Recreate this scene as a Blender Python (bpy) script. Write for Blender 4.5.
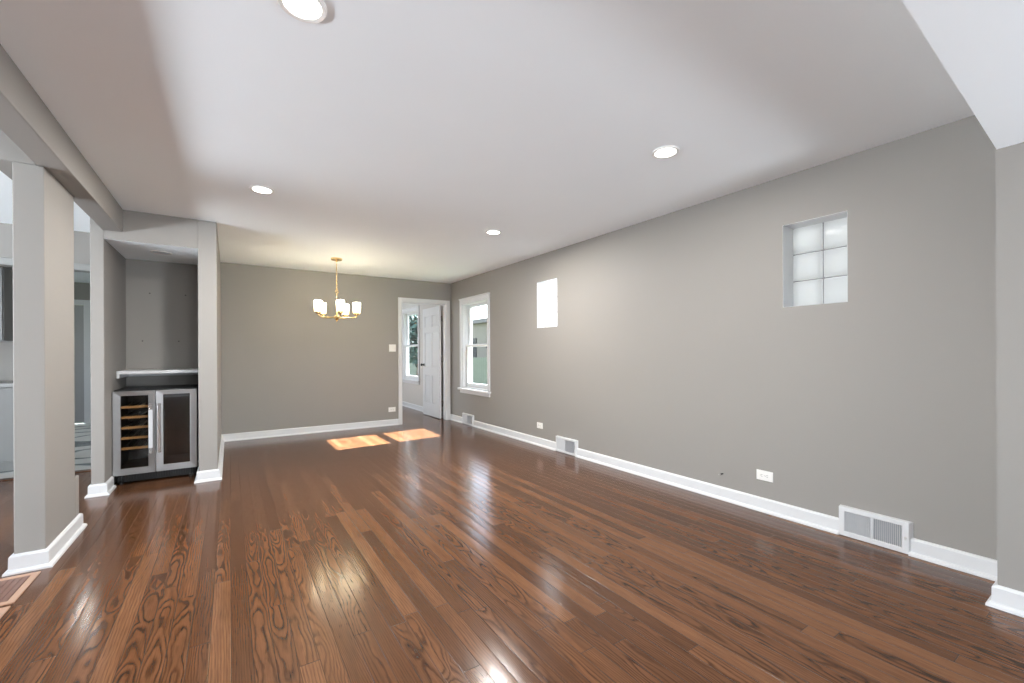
import bpy, bmesh, math, random
from mathutils import Vector, Matrix

for o in list(bpy.data.objects):
    bpy.data.objects.remove(o)
SC = bpy.context.scene
COL = SC.collection
PI = math.pi

# ------------------------------------------------------------------ camera
cam = bpy.data.cameras.new('camera')
cam.sensor_fit = 'HORIZONTAL'
cam.sensor_width = 36.0
cam.lens = 36.0 * 430.7 / 1024.0
cam.shift_y = 11.74 / 1024.0
cam.clip_start = 0.05
cam_ob = bpy.data.objects.new('camera', cam)
COL.objects.link(cam_ob)
YAW, ROLL = 0.58, 0.0047
cam_ob.location = (0, 0, 1.184)
cam_ob.rotation_euler = (Matrix.Rotation(-YAW, 4, 'Z') @ Matrix.Rotation(PI / 2, 4, 'X') @ Matrix.Rotation(-ROLL, 4, 'Z')).to_euler()
SC.camera = cam_ob

# ------------------------------------------------------------------ view
SC.view_settings.view_transform = 'Standard'
SC.view_settings.look = 'None'
SC.view_settings.gamma = 1.0
SC.view_settings.use_curve_mapping = False
SC.view_settings.exposure = 0.76
SC.cycles.use_denoising = True
SC.cycles.denoising_input_passes = 'RGB_ALBEDO_NORMAL'
SC.cycles.denoising_prefilter = 'ACCURATE'
SC.cycles.caustics_reflective = True
SC.cycles.caustics_refractive = False
SC.cycles.blur_glossy = 1.0
SC.cycles.max_bounces = 14
SC.cycles.diffuse_bounces = 8
SC.cycles.transparent_max_bounces = 16
SC.cycles.sample_clamp_indirect = 3.0

# ------------------------------------------------------------------ sky
world = bpy.data.worlds.new('sky')
SC.world = world
world.use_nodes = True
wn, wl = world.node_tree.nodes, world.node_tree.links
wn.clear()
sky = wn.new('ShaderNodeTexSky')
sky.sky_type = 'NISHITA'
sky.sun_disc = False
sky.sun_elevation = math.radians(40)
sky.sun_rotation = math.radians(85)
hsv = wn.new('ShaderNodeHueSaturation')
hsv.inputs['Saturation'].default_value = 0.6
bg = wn.new('ShaderNodeBackground')
bg.inputs['Strength'].default_value = 0.65
wo = wn.new('ShaderNodeOutputWorld')
wl.new(sky.outputs[0], hsv.inputs['Color'])
wl.new(hsv.outputs[0], bg.inputs['Color'])
wl.new(bg.outputs[0], wo.inputs['Surface'])

# ------------------------------------------------------------------ sun, window daylight and added fill
def aim(o, d):
    o.rotation_euler = Vector(d).to_track_quat('-Z', 'Y').to_euler()

sun = bpy.data.lights.new('sun', 'SUN')
sun.energy = 62.0
sun.angle = math.radians(0.5)
sun.color = (0.93, 1.0, 1.06)
sun_ob = bpy.data.objects.new('sun', sun)
COL.objects.link(sun_ob)
sun_ob.location = (12, 6, 10)
aim(sun_ob, (-1.2, -0.10, -1.0))

def daylight(name, loc, d, sx, sy, energy, color=(1, 0.985, 0.96)):
    l = bpy.data.lights.new(name, 'AREA')
    l.shape = 'RECTANGLE'
    l.size, l.size_y = sx, sy
    l.energy = energy
    l.color = color
    o = bpy.data.objects.new(name, l)
    COL.objects.link(o)
    o.location = loc
    aim(o, d)
    return o

DAY = (0.88, 0.95, 1.04)
daylight('front_window_daylight', (1.1, -4.93, 1.35), (0, 1, 1), 1.8, 1.1, 60, DAY)
daylight('added_side_fill', (2.93, -2.8, 0.75), (-1, 0.8, 1.6), 2.2, 0.7, 235, DAY)  # added fill aimed up at the ceiling; this wall has no window
daylight('adjoining_room_fill', (-5.12, 1.9, 0.85), (0.6, 0, 1.0), 5.0, 0.7, 450, DAY)  # added low strip tilted up to brighten the ceiling, longer than the window
daylight('sunroom_daylight', (0.45, 9.3, 1.4), (1, -0.15, 0), 1.8, 1.4, 30, DAY)
daylight('kitchen_daylight', (-5.12, 8.2, 1.5), (1, 0, 0), 1.6, 1.0, 12, DAY)

# ------------------------------------------------------------------ helpers
WLOC = {}

def ptag(o, label=None, cat=None, group=None, kind=None):
    if label: o['label'] = label
    if cat: o['category'] = cat
    if group: o['group'] = group
    if kind: o['kind'] = kind
    return o

def thing(name, loc, label=None, cat=None, group=None, kind=None):
    o = bpy.data.objects.new(name, None)
    o.empty_display_size = 0.05
    COL.objects.link(o)
    o.location = loc
    WLOC[o.name] = Vector(loc)
    return ptag(o, label, cat, group, kind)

class MB:
    """collects faces in world coordinates, linked as one mesh object"""
    def __init__(self):
        self.v, self.f, self.s = [], [], []
    def add(self, vs, fs, smooth=False):
        n = len(self.v)
        self.v += [tuple(p) for p in vs]
        for f in fs:
            self.f.append([i + n for i in f]); self.s.append(smooth)
        return self
    def box(self, x0, x1, y0, y1, z0, z1):
        vs = [(x, y, z) for x in (x0, x1) for y in (y0, y1) for z in (z0, z1)]
        return self.add(vs, [(0, 1, 3, 2), (4, 6, 7, 5), (0, 4, 5, 1), (2, 3, 7, 6), (0, 2, 6, 4), (1, 5, 7, 3)])
    def lathe(self, c, prof, seg=24, axis='Z', caps=True):
        vs, fs = [], []
        for (r, h) in prof:
            for k in range(seg):
                a = 2 * PI * k / seg
                p = (r * math.cos(a), r * math.sin(a), h)
                if axis == 'X': p = (p[2], p[0], p[1])
                if axis == 'Y': p = (p[1], p[2], p[0])
                vs.append((c[0] + p[0], c[1] + p[1], c[2] + p[2]))
        for i in range(len(prof) - 1):
            for k in range(seg):
                a, b = i * seg + k, i * seg + (k + 1) % seg
                fs.append((a, b, b + seg, a + seg))
        if caps:
            fs.append(tuple(range(seg))[::-1])
            fs.append(tuple(range((len(prof) - 1) * seg, len(prof) * seg)))
        return self.add(vs, fs, True)
    def tube(self, pts, r, seg=8, closed=False):
        pts = [Vector(p) for p in pts]
        n = len(pts); vs, fs = [], []
        up = None
        for i, p in enumerate(pts):
            a = pts[(i - 1) % n] if (closed or i > 0) else p
            b = pts[(i + 1) % n] if (closed or i < n - 1) else p
            t = (b - a).normalized()
            if up is None:
                up = Vector((0, 0, 1)) if abs(t.z) < 0.9 else Vector((1, 0, 0))
            u = (up - t * up.dot(t)).normalized(); w = t.cross(u); up = u
            rr = r[i] if isinstance(r, (list, tuple)) else r
            for k in range(seg):
                an = 2 * PI * k / seg
                vs.append(p + u * math.cos(an) * rr + w * math.sin(an) * rr)
        m = n if closed else n - 1
        for i in range(m):
            for k in range(seg):
                a, b = i * seg + k, i * seg + (k + 1) % seg
                j = ((i + 1) % n) * seg
                fs.append((a, b, j + (k + 1) % seg, j + k))
        if not closed:
            fs.append(tuple(range(seg))[::-1]); fs.append(tuple(range((n - 1) * seg, n * seg)))
        return self.add(vs, fs, True)
    def sphere(self, c, r, sx=1, sy=1, sz=1, seg=16, rings=10):
        prof = [(max(r * math.sin(PI * i / rings), 1e-4), -r * math.cos(PI * i / rings)) for i in range(rings + 1)]
        n0 = len(self.v)
        self.lathe(c, prof, seg, 'Z', False)
        for i in range(n0, len(self.v)):
            p = self.v[i]
            self.v[i] = (c[0] + (p[0] - c[0]) * sx, c[1] + (p[1] - c[1]) * sy, c[2] + (p[2] - c[2]) * sz)
        return self
    def prism(self, poly, axis, a0, a1):
        """poly of 2-D points extruded along axis from a0 to a1"""
        def P(p, a):
            return {'X': (a, p[0], p[1]), 'Y': (p[0], a, p[1]), 'Z': (p[0], p[1], a)}[axis]
        n = len(poly)
        vs = [P(p, a0) for p in poly] + [P(p, a1) for p in poly]
        fs = [tuple(range(n))[::-1], tuple(range(n, 2 * n))]
        fs += [(i, (i + 1) % n, n + (i + 1) % n, n + i) for i in range(n)]
        return self.add(vs, fs)
    def build(self, name, mat, parent=None, origin=None, bevel=0, label=None, kind=None, seg=2):
        if origin is None:
            if parent is not None: origin = WLOC[parent.name]
            else:
                xs = [p[0] for p in self.v]; ys = [p[1] for p in self.v]; zs = [p[2] for p in self.v]
                origin = ((min(xs) + max(xs)) / 2, (min(ys) + max(ys)) / 2, min(zs))
        origin = Vector(origin)
        me = bpy.data.meshes.new(name)
        me.from_pydata([Vector(p) - origin for p in self.v], [], self.f)
        me.polygons.foreach_set('use_smooth', self.s)
        bm = bmesh.new(); bm.from_mesh(me)
        bmesh.ops.recalc_face_normals(bm, faces=bm.faces)
        bm.to_mesh(me); bm.free()
        me.materials.append(mat)
        o = bpy.data.objects.new(name, me)
        COL.objects.link(o)
        if parent is not None:
            o.parent = parent
            o.location = origin - WLOC[parent.name]
        else:
            o.location = origin
        WLOC[o.name] = origin
        if bevel:
            b = o.modifiers.new('bevel', 'BEVEL'); b.width = bevel; b.segments = seg; b.limit_method = 'ANGLE'
            b.angle_limit = math.radians(40)
        if any(self.s):
            try: me.set_sharp_from_angle(angle=math.radians(35))
            except Exception: pass
        return ptag(o, label=label, kind=kind)

def copy_tree(o, parent=None):
    c = o.copy(); COL.objects.link(c)
    if parent is not None: c.parent = parent
    for ch in [x for x in o.children]:
        copy_tree(ch, c)
    return c

def pierced(axis, a0, a1, u0, u1, z0, z1, holes):
    """wall slab between a0 and a1 on axis, spanning u0..u1 and z0..z1, with rectangular holes (ua,ub,za,zb)"""
    us = sorted({u0, u1, *[h[0] for h in holes], *[h[1] for h in holes]})
    zs = sorted({z0, z1, *[h[2] for h in holes], *[h[3] for h in holes]})
    us = [u for u in us if u0 <= u <= u1]; zs = [z for z in zs if z0 <= z <= z1]
    def solid(i, j):
        if i < 0 or j < 0 or i >= len(us) - 1 or j >= len(zs) - 1: return False
        cu, cz = (us[i] + us[i + 1]) / 2, (zs[j] + zs[j + 1]) / 2
        return not any(h[0] < cu < h[1] and h[2] < cz < h[3] for h in holes)
    def P(a, u, z): return (a, u, z) if axis == 'X' else (u, a, z)
    m = MB(); idx = {}
    def V(a, u, z):
        k = (a, u, z)
        if k not in idx:
            idx[k] = len(m.v); m.v.append(P(a, u, z))
        return idx[k]
    def F(*q): m.f.append([V(*p) for p in q]); m.s.append(False)
    for i in range(len(us) - 1):
        for j in range(len(zs) - 1):
            if not solid(i, j): continue
            ua, ub, za, zb = us[i], us[i + 1], zs[j], zs[j + 1]
            for a in (a0, a1): F((a, ua, za), (a, ub, za), (a, ub, zb), (a, ua, zb))
            if not solid(i - 1, j): F((a0, ua, za), (a1, ua, za), (a1, ua, zb), (a0, ua, zb))
            if not solid(i + 1, j): F((a0, ub, za), (a1, ub, za), (a1, ub, zb), (a0, ub, zb))
            if not solid(i, j - 1): F((a0, ua, za), (a1, ua, za), (a1, ub, za), (a0, ub, za))
            if not solid(i, j + 1): F((a0, ua, zb), (a1, ua, zb), (a1, ub, zb), (a0, ub, zb))
    return m

BASE_PROF = [(0, 0), (0.034, 0), (0.033, 0.010), (0.027, 0.018), (0.017, 0.022), (0.016, 0.088), (0.010, 0.097), (0, 0.100)]

def run_profile(m, pts, prof=BASE_PROF):
    """sweeps a profile (offset to the left of the path, height) along a floor path with mitred corners"""
    pts = [Vector((p[0], p[1])) for p in pts]; n = len(pts)
    rings = []
    for i in range(n):
        d0 = (pts[i] - pts[i - 1]).normalized() if i > 0 else None
        d1 = (pts[i + 1] - pts[i]).normalized() if i < n - 1 else None
        n0 = Vector((-d0.y, d0.x)) if d0 else None
        n1 = Vector((-d1.y, d1.x)) if d1 else None
        if n0 is None: nn = n1
        elif n1 is None: nn = n0
        else: nn = (n0 + n1) / (1 + n0.dot(n1))
        rings.append([(pts[i].x + nn.x * o, pts[i].y + nn.y * o, z) for o, z in prof])
    k = len(prof); vs = [p for r in rings for p in r]; fs = []
    for i in range(n - 1):
        for j in range(k):
            a, b = i * k + j, i * k + (j + 1) % k
            fs.append((a, b, b + k, a + k))
    fs.append(tuple(range(k))); fs.append(tuple(range((n - 1) * k, n * k))[::-1])
    return m.add(vs, fs)

# ------------------------------------------------------------------ materials
def new_mat(name):
    m = bpy.data.materials.new(name); m.use_nodes = True
    nt = m.node_tree; b = nt.nodes['Principled BSDF']
    return m, nt, b

def paint(name, col, rough=0.55, bump=0.02, scale=180, var=0.015, metal=0.0, spec=0.5):
    m, nt, b = new_mat(name)
    tc = nt.nodes.new('ShaderNodeTexCoord')
    nz = nt.nodes.new('ShaderNodeTexNoise'); nz.inputs['Scale'].default_value = scale; nz.inputs['Detail'].default_value = 3
    nt.links.new(tc.outputs['Object'], nz.inputs['Vector'])
    bp = nt.nodes.new('ShaderNodeBump'); bp.inputs['Strength'].default_value = bump; bp.inputs['Distance'].default_value = 0.01
    nt.links.new(nz.outputs['Fac'], bp.inputs['Height'])
    nt.links.new(bp.outputs[0], b.inputs['Normal'])
    n2 = nt.nodes.new('ShaderNodeTexNoise'); n2.inputs['Scale'].default_value = 2.0
    nt.links.new(tc.outputs['Object'], n2.inputs['Vector'])
    mx = nt.nodes.new('ShaderNodeMix'); mx.data_type = 'RGBA'
    mx.inputs[6].default_value = (*[c * (1 - var) for c in col], 1); mx.inputs[7].default_value = (*[min(1, c * (1 + var)) for c in col], 1)
    nt.links.new(n2.outputs['Fac'], mx.inputs[0]); nt.links.new(mx.outputs[2], b.inputs['Base Color'])
    b.inputs['Roughness'].default_value = rough; b.inputs['Metallic'].default_value = metal
    b.inputs['Specular IOR Level'].default_value = spec
    return m

M = {}
M['wall'] = paint('greige_wall_paint', (0.268, 0.253, 0.234), 0.6, 0.03, 160)
M['ceil'] = paint('white_ceiling_paint', (0.89, 0.935, 0.96), 0.7, 0.03, 140)
M['trim'] = paint('white_trim_paint', (0.66, 0.67, 0.68), 0.3, 0.01, 60)
M['sunwall'] = paint('pale_sunroom_paint', (0.55, 0.53, 0.50), 0.6, 0.03, 160)
M['plastic'] = paint('white_plastic', (0.82, 0.81, 0.78), 0.35, 0.0, 40)
M['dark'] = paint('black_metal', (0.02, 0.02, 0.022), 0.4, 0.0, 40)
M['slot'] = paint('dark_slot', (0.03, 0.03, 0.03), 0.8, 0.0, 40)
M['void'] = paint('duct_grey', (0.46, 0.48, 0.53), 0.7, 0.0, 40)
M['bronze'] = paint('bronze_hinge', (0.10, 0.09, 0.085), 0.4, 0.0, 40, metal=0.7)
M['brass'] = paint('satin_brass', (0.78, 0.58, 0.28), 0.25, 0.0, 60, metal=1.0)
M['nickel'] = paint('nickel', (0.62, 0.60, 0.57), 0.3, 0.0, 60, metal=1.0)
M['fridge_black'] = paint('fridge_black', (0.010, 0.010, 0.010), 0.4, 0.0, 60)
M['fridge_in'] = paint('fridge_liner', (0.035, 0.033, 0.03), 0.5, 0.0, 60)
M['shelf_wood'] = paint('beech_rack_front', (0.60, 0.36, 0.15), 0.45, 0.02, 60, var=0.1)
M['film'] = paint('white_protective_film', (0.66, 0.68, 0.71), 0.35, 0.02, 80)
M['register_frame'] = paint('pale_oak_register', (0.40, 0.25, 0.175), 0.4, 0.03, 60, var=0.12)
M['register_core'] = paint('dark_oak_register', (0.14, 0.075, 0.055), 0.45, 0.03, 60, var=0.12)
M['kitchen_grey'] = paint('grey_door_paint', (0.36, 0.36, 0.36), 0.5, 0.01, 60)
M['kitchen_trim'] = paint('dimmed_white_trim', (0.30, 0.30, 0.29), 0.4, 0.01, 60)  # white trim darkened to carry the side room's shade; also on the worktop
M['cabinet'] = paint('pale_grey_cabinet_paint', (0.21, 0.21, 0.205), 0.4, 0.01, 60)
M['fence'] = paint('weathered_fence', (0.16, 0.18, 0.145), 0.8, 0.2, 12, var=0.2)
M['roofing'] = paint('roof_felt', (0.16, 0.15, 0.15), 0.9, 0.2, 30, var=0.2)
M['bark'] = paint('bark', (0.10, 0.07, 0.05), 0.9, 0.5, 25, var=0.3)
M['leaf'] = paint('leaf', (0.10, 0.16, 0.06), 0.6, 0.1, 20, var=0.5)
M['pine'] = paint('dark_needles', (0.035, 0.08, 0.065), 0.6, 0.1, 20, var=0.5)
M['lawn'] = paint('lawn', (0.065, 0.085, 0.04), 0.9, 0.3, 30, var=0.3)

def steel():
    m, nt, b = new_mat('brushed_stainless')
    tc = nt.nodes.new('ShaderNodeTexCoord'); mp = nt.nodes.new('ShaderNodeMapping')
    mp.inputs['Scale'].default_value = (400, 400, 6)
    nz = nt.nodes.new('ShaderNodeTexNoise'); nz.inputs['Scale'].default_value = 1.0; nz.inputs['Detail'].default_value = 2
    nt.links.new(tc.outputs['Object'], mp.inputs[0]); nt.links.new(mp.outputs[0], nz.inputs['Vector'])
    mr = nt.nodes.new('ShaderNodeMapRange'); mr.inputs[3].default_value = 0.24; mr.inputs[4].default_value = 0.42
    nt.links.new(nz.outputs['Fac'], mr.inputs[0]); nt.links.new(mr.outputs[0], b.inputs['Roughness'])
    b.inputs['Base Color'].default_value = (0.42, 0.415, 0.41, 1); b.inputs['Metallic'].default_value = 1
    return m
M['steel'] = steel()

M['polished'] = paint('polished_steel', (0.72, 0.71, 0.69), 0.22, 0.0, 60, metal=1.0)

def pane(name, tint, gloss_rough=0.0, ior=1.5):
    m, nt, b = new_mat(name)
    nt.nodes.remove(b)
    out = nt.nodes['Material Output']
    tr = nt.nodes.new('ShaderNodeBsdfTransparent'); tr.inputs[0].default_value = (*tint, 1)
    gl = nt.nodes.new('ShaderNodeBsdfGlossy'); gl.inputs['Roughness'].default_value = gloss_rough
    fr = nt.nodes.new('ShaderNodeFresnel'); fr.inputs[0].default_value = ior
    mx = nt.nodes.new('ShaderNodeMixShader')
    ge = nt.nodes.new('ShaderNodeNewGeometry')              # only the outer faces mirror, so a pane never traps light
    k = nt.nodes.new('ShaderNodeMath'); k.operation = 'MULTIPLY_ADD'; k.inputs[1].default_value = -1.0; k.inputs[2].default_value = 1.0
    nt.links.new(ge.outputs['Backfacing'], k.inputs[0])
    f2 = nt.nodes.new('ShaderNodeMath'); f2.operation = 'MULTIPLY'
    nt.links.new(fr.outputs[0], f2.inputs[0]); nt.links.new(k.outputs[0], f2.inputs[1])
    nt.links.new(f2.outputs[0], mx.inputs[0]); nt.links.new(tr.outputs[0], mx.inputs[1]); nt.links.new(gl.outputs[0], mx.inputs[2])
    nt.links.new(mx.outputs[0], out.inputs[0])
    return m
M['glass'] = pane('window_glass', (0.97, 0.98, 0.975))
M['tint'] = pane('smoked_glass', (0.82, 0.79, 0.75), 0.0, 1.5)
M['dark_tint'] = pane('dark_smoked_glass', (0.3, 0.29, 0.28), 0.0, 2.3)

def block_glass():
    m, nt, b = new_mat('frosted_block_glass')
    nt.nodes.remove(b)
    out = nt.nodes['Material Output']
    tl = nt.nodes.new('ShaderNodeBsdfTranslucent'); tl.inputs[0].default_value = (0.74, 0.74, 0.74, 1)
    gl = nt.nodes.new('ShaderNodeBsdfPrincipled'); gl.inputs['Base Color'].default_value = (0.9, 0.91, 0.92, 1); gl.inputs['Roughness'].default_value = 0.15
    tc = nt.nodes.new('ShaderNodeTexCoord')
    wv = nt.nodes.new('ShaderNodeTexNoise'); wv.inputs['Scale'].default_value = 14
    nt.links.new(tc.outputs['Object'], wv.inputs['Vector'])
    bp = nt.nodes.new('ShaderNodeBump'); bp.inputs['Strength'].default_value = 0.25; bp.inputs['Distance'].default_value = 0.02
    nt.links.new(wv.outputs['Fac'], bp.inputs['Height']); nt.links.new(bp.outputs[0], gl.inputs['Normal'])
    mx = nt.nodes.new('ShaderNodeMixShader'); mx.inputs[0].default_value = 0.15
    nt.links.new(tl.outputs[0], mx.inputs[1]); nt.links.new(gl.outputs[0], mx.inputs[2])
    nt.links.new(mx.outputs[0], out.inputs[0])
    return m
M['block'] = block_glass()
M['mortar'] = paint('grey_mortar', (0.24, 0.24, 0.24), 0.8, 0.1, 80)

def emit(name, col, s):
    m, nt, b = new_mat(name)
    b.inputs['Base Color'].default_value = (0.9, 0.9, 0.88, 1)
    b.inputs['Emission Color'].default_value = (*col, 1); b.inputs['Emission Strength'].default_value = s
    return m
M['lens'] = emit('lit_lamp_lens', (1, 0.95, 0.86), 8)
M['lens_off'] = paint('unlit_lamp_lens', (0.62, 0.63, 0.66), 0.5, 0.0, 40)
M['bulb'] = emit('lit_bulb', (1, 0.92, 0.76), 14)

def shade_glass():
    m, nt, b = new_mat('frosted_lamp_glass')
    nt.nodes.remove(b)
    out = nt.nodes['Material Output']
    tl = nt.nodes.new('ShaderNodeBsdfTranslucent'); tl.inputs[0].default_value = (0.95, 0.9, 0.78, 1)
    df = nt.nodes.new('ShaderNodeBsdfDiffuse'); df.inputs[0].default_value = (0.9, 0.87, 0.8, 1)
    mx = nt.nodes.new('ShaderNodeMixShader'); mx.inputs[0].default_value = 0.4
    nt.links.new(tl.outputs[0], mx.inputs[1]); nt.links.new(df.outputs[0], mx.inputs[2])
    em = nt.nodes.new('ShaderNodeEmission')
    tc = nt.nodes.new('ShaderNodeTexCoord'); sp = nt.nodes.new('ShaderNodeSeparateXYZ'); nt.links.new(tc.outputs['Generated'], sp.inputs[0])
    cr = nt.nodes.new('ShaderNodeValToRGB'); e = cr.color_ramp.elements
    e[0].position = 0.05; e[0].color = (0.50, 0.36, 0.13, 1); e[1].position = 0.75; e[1].color = (1, 0.95, 0.82, 1)
    q = e.new(0.35); q.color = (0.62, 0.52, 0.26, 1)
    nt.links.new(sp.outputs[2], cr.inputs[0]); nt.links.new(cr.outputs[0], em.inputs[0])
    st = nt.nodes.new('ShaderNodeMapRange'); st.inputs[1].default_value = 0.2; st.inputs[2].default_value = 0.8; st.inputs[3].default_value = 0.55; st.inputs[4].default_value = 14.0
    nt.links.new(sp.outputs[2], st.inputs[0]); nt.links.new(st.outputs[0], em.inputs[1])
    ad = nt.nodes.new('ShaderNodeAddShader')
    nt.links.new(mx.outputs[0], ad.inputs[0]); nt.links.new(em.outputs[0], ad.inputs[1])
    nt.links.new(ad.outputs[0], out.inputs[0])
    return m
M['shade'] = shade_glass()

def N(nt, op, a=None, b=None, c=None):
    n = nt.nodes.new('ShaderNodeMath'); n.operation = op
    for i, x in enumerate((a, b, c)):
        if x is None: continue
        if isinstance(x, (int, float)): n.inputs[i].default_value = x
        else: nt.links.new(x, n.inputs[i])
    return n.outputs[0]

def oak_floor():
    m, nt, b = new_mat('stained_oak_strip_floor')
    L = nt.links
    tc = nt.nodes.new('ShaderNodeTexCoord'); sp = nt.nodes.new('ShaderNodeSeparateXYZ')
    L.new(tc.outputs['Object'], sp.inputs[0])
    x, y = sp.outputs[0], sp.outputs[1]
    W, LEN = 0.072, 1.5
    xs = N(nt, 'DIVIDE', x, W); row = N(nt, 'FLOOR', xs); fx = N(nt, 'SUBTRACT', xs, row)
    wr = nt.nodes.new('ShaderNodeTexWhiteNoise'); wr.noise_dimensions = '1D'; L.new(row, wr.inputs['W'])
    ys = N(nt, 'ADD', N(nt, 'DIVIDE', y, LEN), N(nt, 'MULTIPLY', wr.outputs['Value'], 7.3))
    col = N(nt, 'FLOOR', ys); fy = N(nt, 'SUBTRACT', ys, col)
    cb = nt.nodes.new('ShaderNodeCombineXYZ'); L.new(row, cb.inputs[0]); L.new(col, cb.inputs[1])
    wb = nt.nodes.new('ShaderNodeTexWhiteNoise'); wb.noise_dimensions = '2D'; L.new(cb.outputs[0], wb.inputs['Vector'])
    rv = wb.outputs['Value']
    sc = nt.nodes.new('ShaderNodeSeparateColor'); L.new(wb.outputs['Color'], sc.inputs[0])
    r1, r2, r3 = sc.outputs[0], sc.outputs[1], sc.outputs[2]
    # figure of the grain: the board is a flat cut through tilted, slightly wavy growth rings
    lu = N(nt, 'MULTIPLY', N(nt, 'SUBTRACT', fx, 0.5), W)
    yo = N(nt, 'ADD', y, N(nt, 'MULTIPLY', rv, 37.0))
    nv = nt.nodes.new('ShaderNodeCombineXYZ')
    L.new(N(nt, 'ADD', N(nt, 'MULTIPLY', fx, 0.35), N(nt, 'MULTIPLY', r2, 91.0)), nv.inputs[0]); L.new(N(nt, 'MULTIPLY', yo, 1.7), nv.inputs[1])
    nz = nt.nodes.new('ShaderNodeTexNoise'); nz.inputs['Scale'].default_value = 1.0; nz.inputs['Detail'].default_value = 2.0; nz.inputs['Roughness'].default_value = 0.45
    L.new(nv.outputs[0], nz.inputs['Vector'])
    n2v = nt.nodes.new('ShaderNodeCombineXYZ')
    L.new(N(nt, 'ADD', N(nt, 'MULTIPLY', fx, 3.0), N(nt, 'MULTIPLY', r1, 53.0)), n2v.inputs[0]); L.new(N(nt, 'MULTIPLY', yo, 9.0), n2v.inputs[1])
    n2 = nt.nodes.new('ShaderNodeTexNoise'); n2.inputs['Scale'].default_value = 1.0; n2.inputs['Detail'].default_value = 2.0
    L.new(n2v.outputs[0], n2.inputs['Vector'])
    off = N(nt, 'MULTIPLY', N(nt, 'MULTIPLY', N(nt, 'SUBTRACT', r1, 0.5), N(nt, 'ABSOLUTE', N(nt, 'SUBTRACT', r1, 0.5))), 0.55)
    px_ = N(nt, 'ADD', lu, N(nt, 'ADD', off, N(nt, 'MULTIPLY', N(nt, 'SUBTRACT', nz.outputs['Fac'], 0.5), 0.03)))
    dz_ = N(nt, 'ADD', N(nt, 'MULTIPLY', yo, N(nt, 'MULTIPLY', N(nt, 'SUBTRACT', r3, 0.5), 0.07)), N(nt, 'MULTIPLY', nz.outputs['Fac'], 0.10))
    dz_ = N(nt, 'ADD', N(nt, 'PINGPONG', dz_, 0.06), 0.012)
    rad = N(nt, 'SQRT', N(nt, 'ADD', N(nt, 'MULTIPLY', px_, px_), N(nt, 'MULTIPLY', dz_, dz_)))
    rad = N(nt, 'ADD', rad, N(nt, 'MULTIPLY', n2.outputs['Fac'], 0.008))
    ph = N(nt, 'FRACT', N(nt, 'DIVIDE', rad, N(nt, 'MULTIPLY_ADD', r2, 0.005, 0.0065)))
    ramp = nt.nodes.new('ShaderNodeValToRGB'); e = ramp.color_ramp.elements
    e[0].position = 0.0; e[0].color = (0.75, 0.75, 0.75, 1); e[1].position = 1.0; e[1].color = (0.75, 0.75, 0.75, 1)
    q = e.new(0.10); q.color = (1, 1, 1, 1)
    q = e.new(0.36); q.color = (0.28, 0.28, 0.28, 1)
    q = e.new(0.58); q.color = (0.0, 0.0, 0.0, 1)
    q = e.new(0.90); q.color = (0.12, 0.12, 0.12, 1)
    L.new(ph, ramp.inputs[0])
    # fine pores along the board
    pv = nt.nodes.new('ShaderNodeCombineXYZ')
    L.new(N(nt, 'MULTIPLY', x, 300.0), pv.inputs[0]); L.new(N(nt, 'ADD', N(nt, 'MULTIPLY', y, 9.0), N(nt, 'MULTIPLY', rv, 40.0)), pv.inputs[1])
    pz = nt.nodes.new('ShaderNodeTexNoise'); pz.inputs['Scale'].default_value = 1.0; pz.inputs['Detail'].default_value = 3
    L.new(pv.outputs[0], pz.inputs['Vector'])
    pores = nt.nodes.new('ShaderNodeMapRange'); pores.inputs[1].default_value = 0.42; pores.inputs[2].default_value = 0.72
    L.new(pz.outputs['Fac'], pores.inputs[0])
    # board colours
    br = nt.nodes.new('ShaderNodeValToRGB'); e = br.color_ramp.elements
    e[0].position = 0.0; e[0].color = (0.100, 0.041, 0.017, 1)
    e[1].position = 1.0; e[1].color = (0.196, 0.089, 0.040, 1)
    q = e.new(0.35); q.color = (0.132, 0.056, 0.024, 1)
    q = e.new(0.8); q.color = (0.158, 0.069, 0.030, 1)
    L.new(rv, br.inputs[0])
    dk = nt.nodes.new('ShaderNodeMix'); dk.data_type = 'RGBA'; dk.blend_type = 'MULTIPLY'
    quart = N(nt, 'MINIMUM', N(nt, 'MULTIPLY', N(nt, 'ABSOLUTE', off), 14.0), 1.0)      # straight-grained boards show a softer figure
    n3v = nt.nodes.new('ShaderNodeCombineXYZ')
    L.new(N(nt, 'ADD', N(nt, 'MULTIPLY', x, 34.0), N(nt, 'MULTIPLY', r3, 71.0)), n3v.inputs[0]); L.new(N(nt, 'MULTIPLY', yo, 2.6), n3v.inputs[1])
    n3 = nt.nodes.new('ShaderNodeTexNoise'); n3.inputs['Scale'].default_value = 1.0; n3.inputs['Detail'].default_value = 3.0
    L.new(n3v.outputs[0], n3.inputs['Vector'])
    vary = nt.nodes.new('ShaderNodeMapRange'); vary.inputs[1].default_value = 0.32; vary.inputs[2].default_value = 0.66; vary.inputs[3].default_value = 0.15; vary.inputs[4].default_value = 1.0
    L.new(n3.outputs['Fac'], vary.inputs[0])
    figure = N(nt, 'MULTIPLY', N(nt, 'MULTIPLY', ramp.outputs[0], vary.outputs[0]), N(nt, 'SUBTRACT', 1.0, N(nt, 'MULTIPLY', quart, 0.55)))
    streak = N(nt, 'MULTIPLY', N(nt, 'SUBTRACT', 1.0, vary.outputs[0]), 0.42)
    L.new(N(nt, 'MINIMUM', N(nt, 'ADD', N(nt, 'MULTIPLY', figure, 1.0), streak), 1.0), dk.inputs[0]); L.new(br.outputs[0], dk.inputs[6]); dk.inputs[7].default_value = (0.20, 0.16, 0.14, 1)
    d2 = nt.nodes.new('ShaderNodeMix'); d2.data_type = 'RGBA'; d2.blend_type = 'MULTIPLY'
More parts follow.
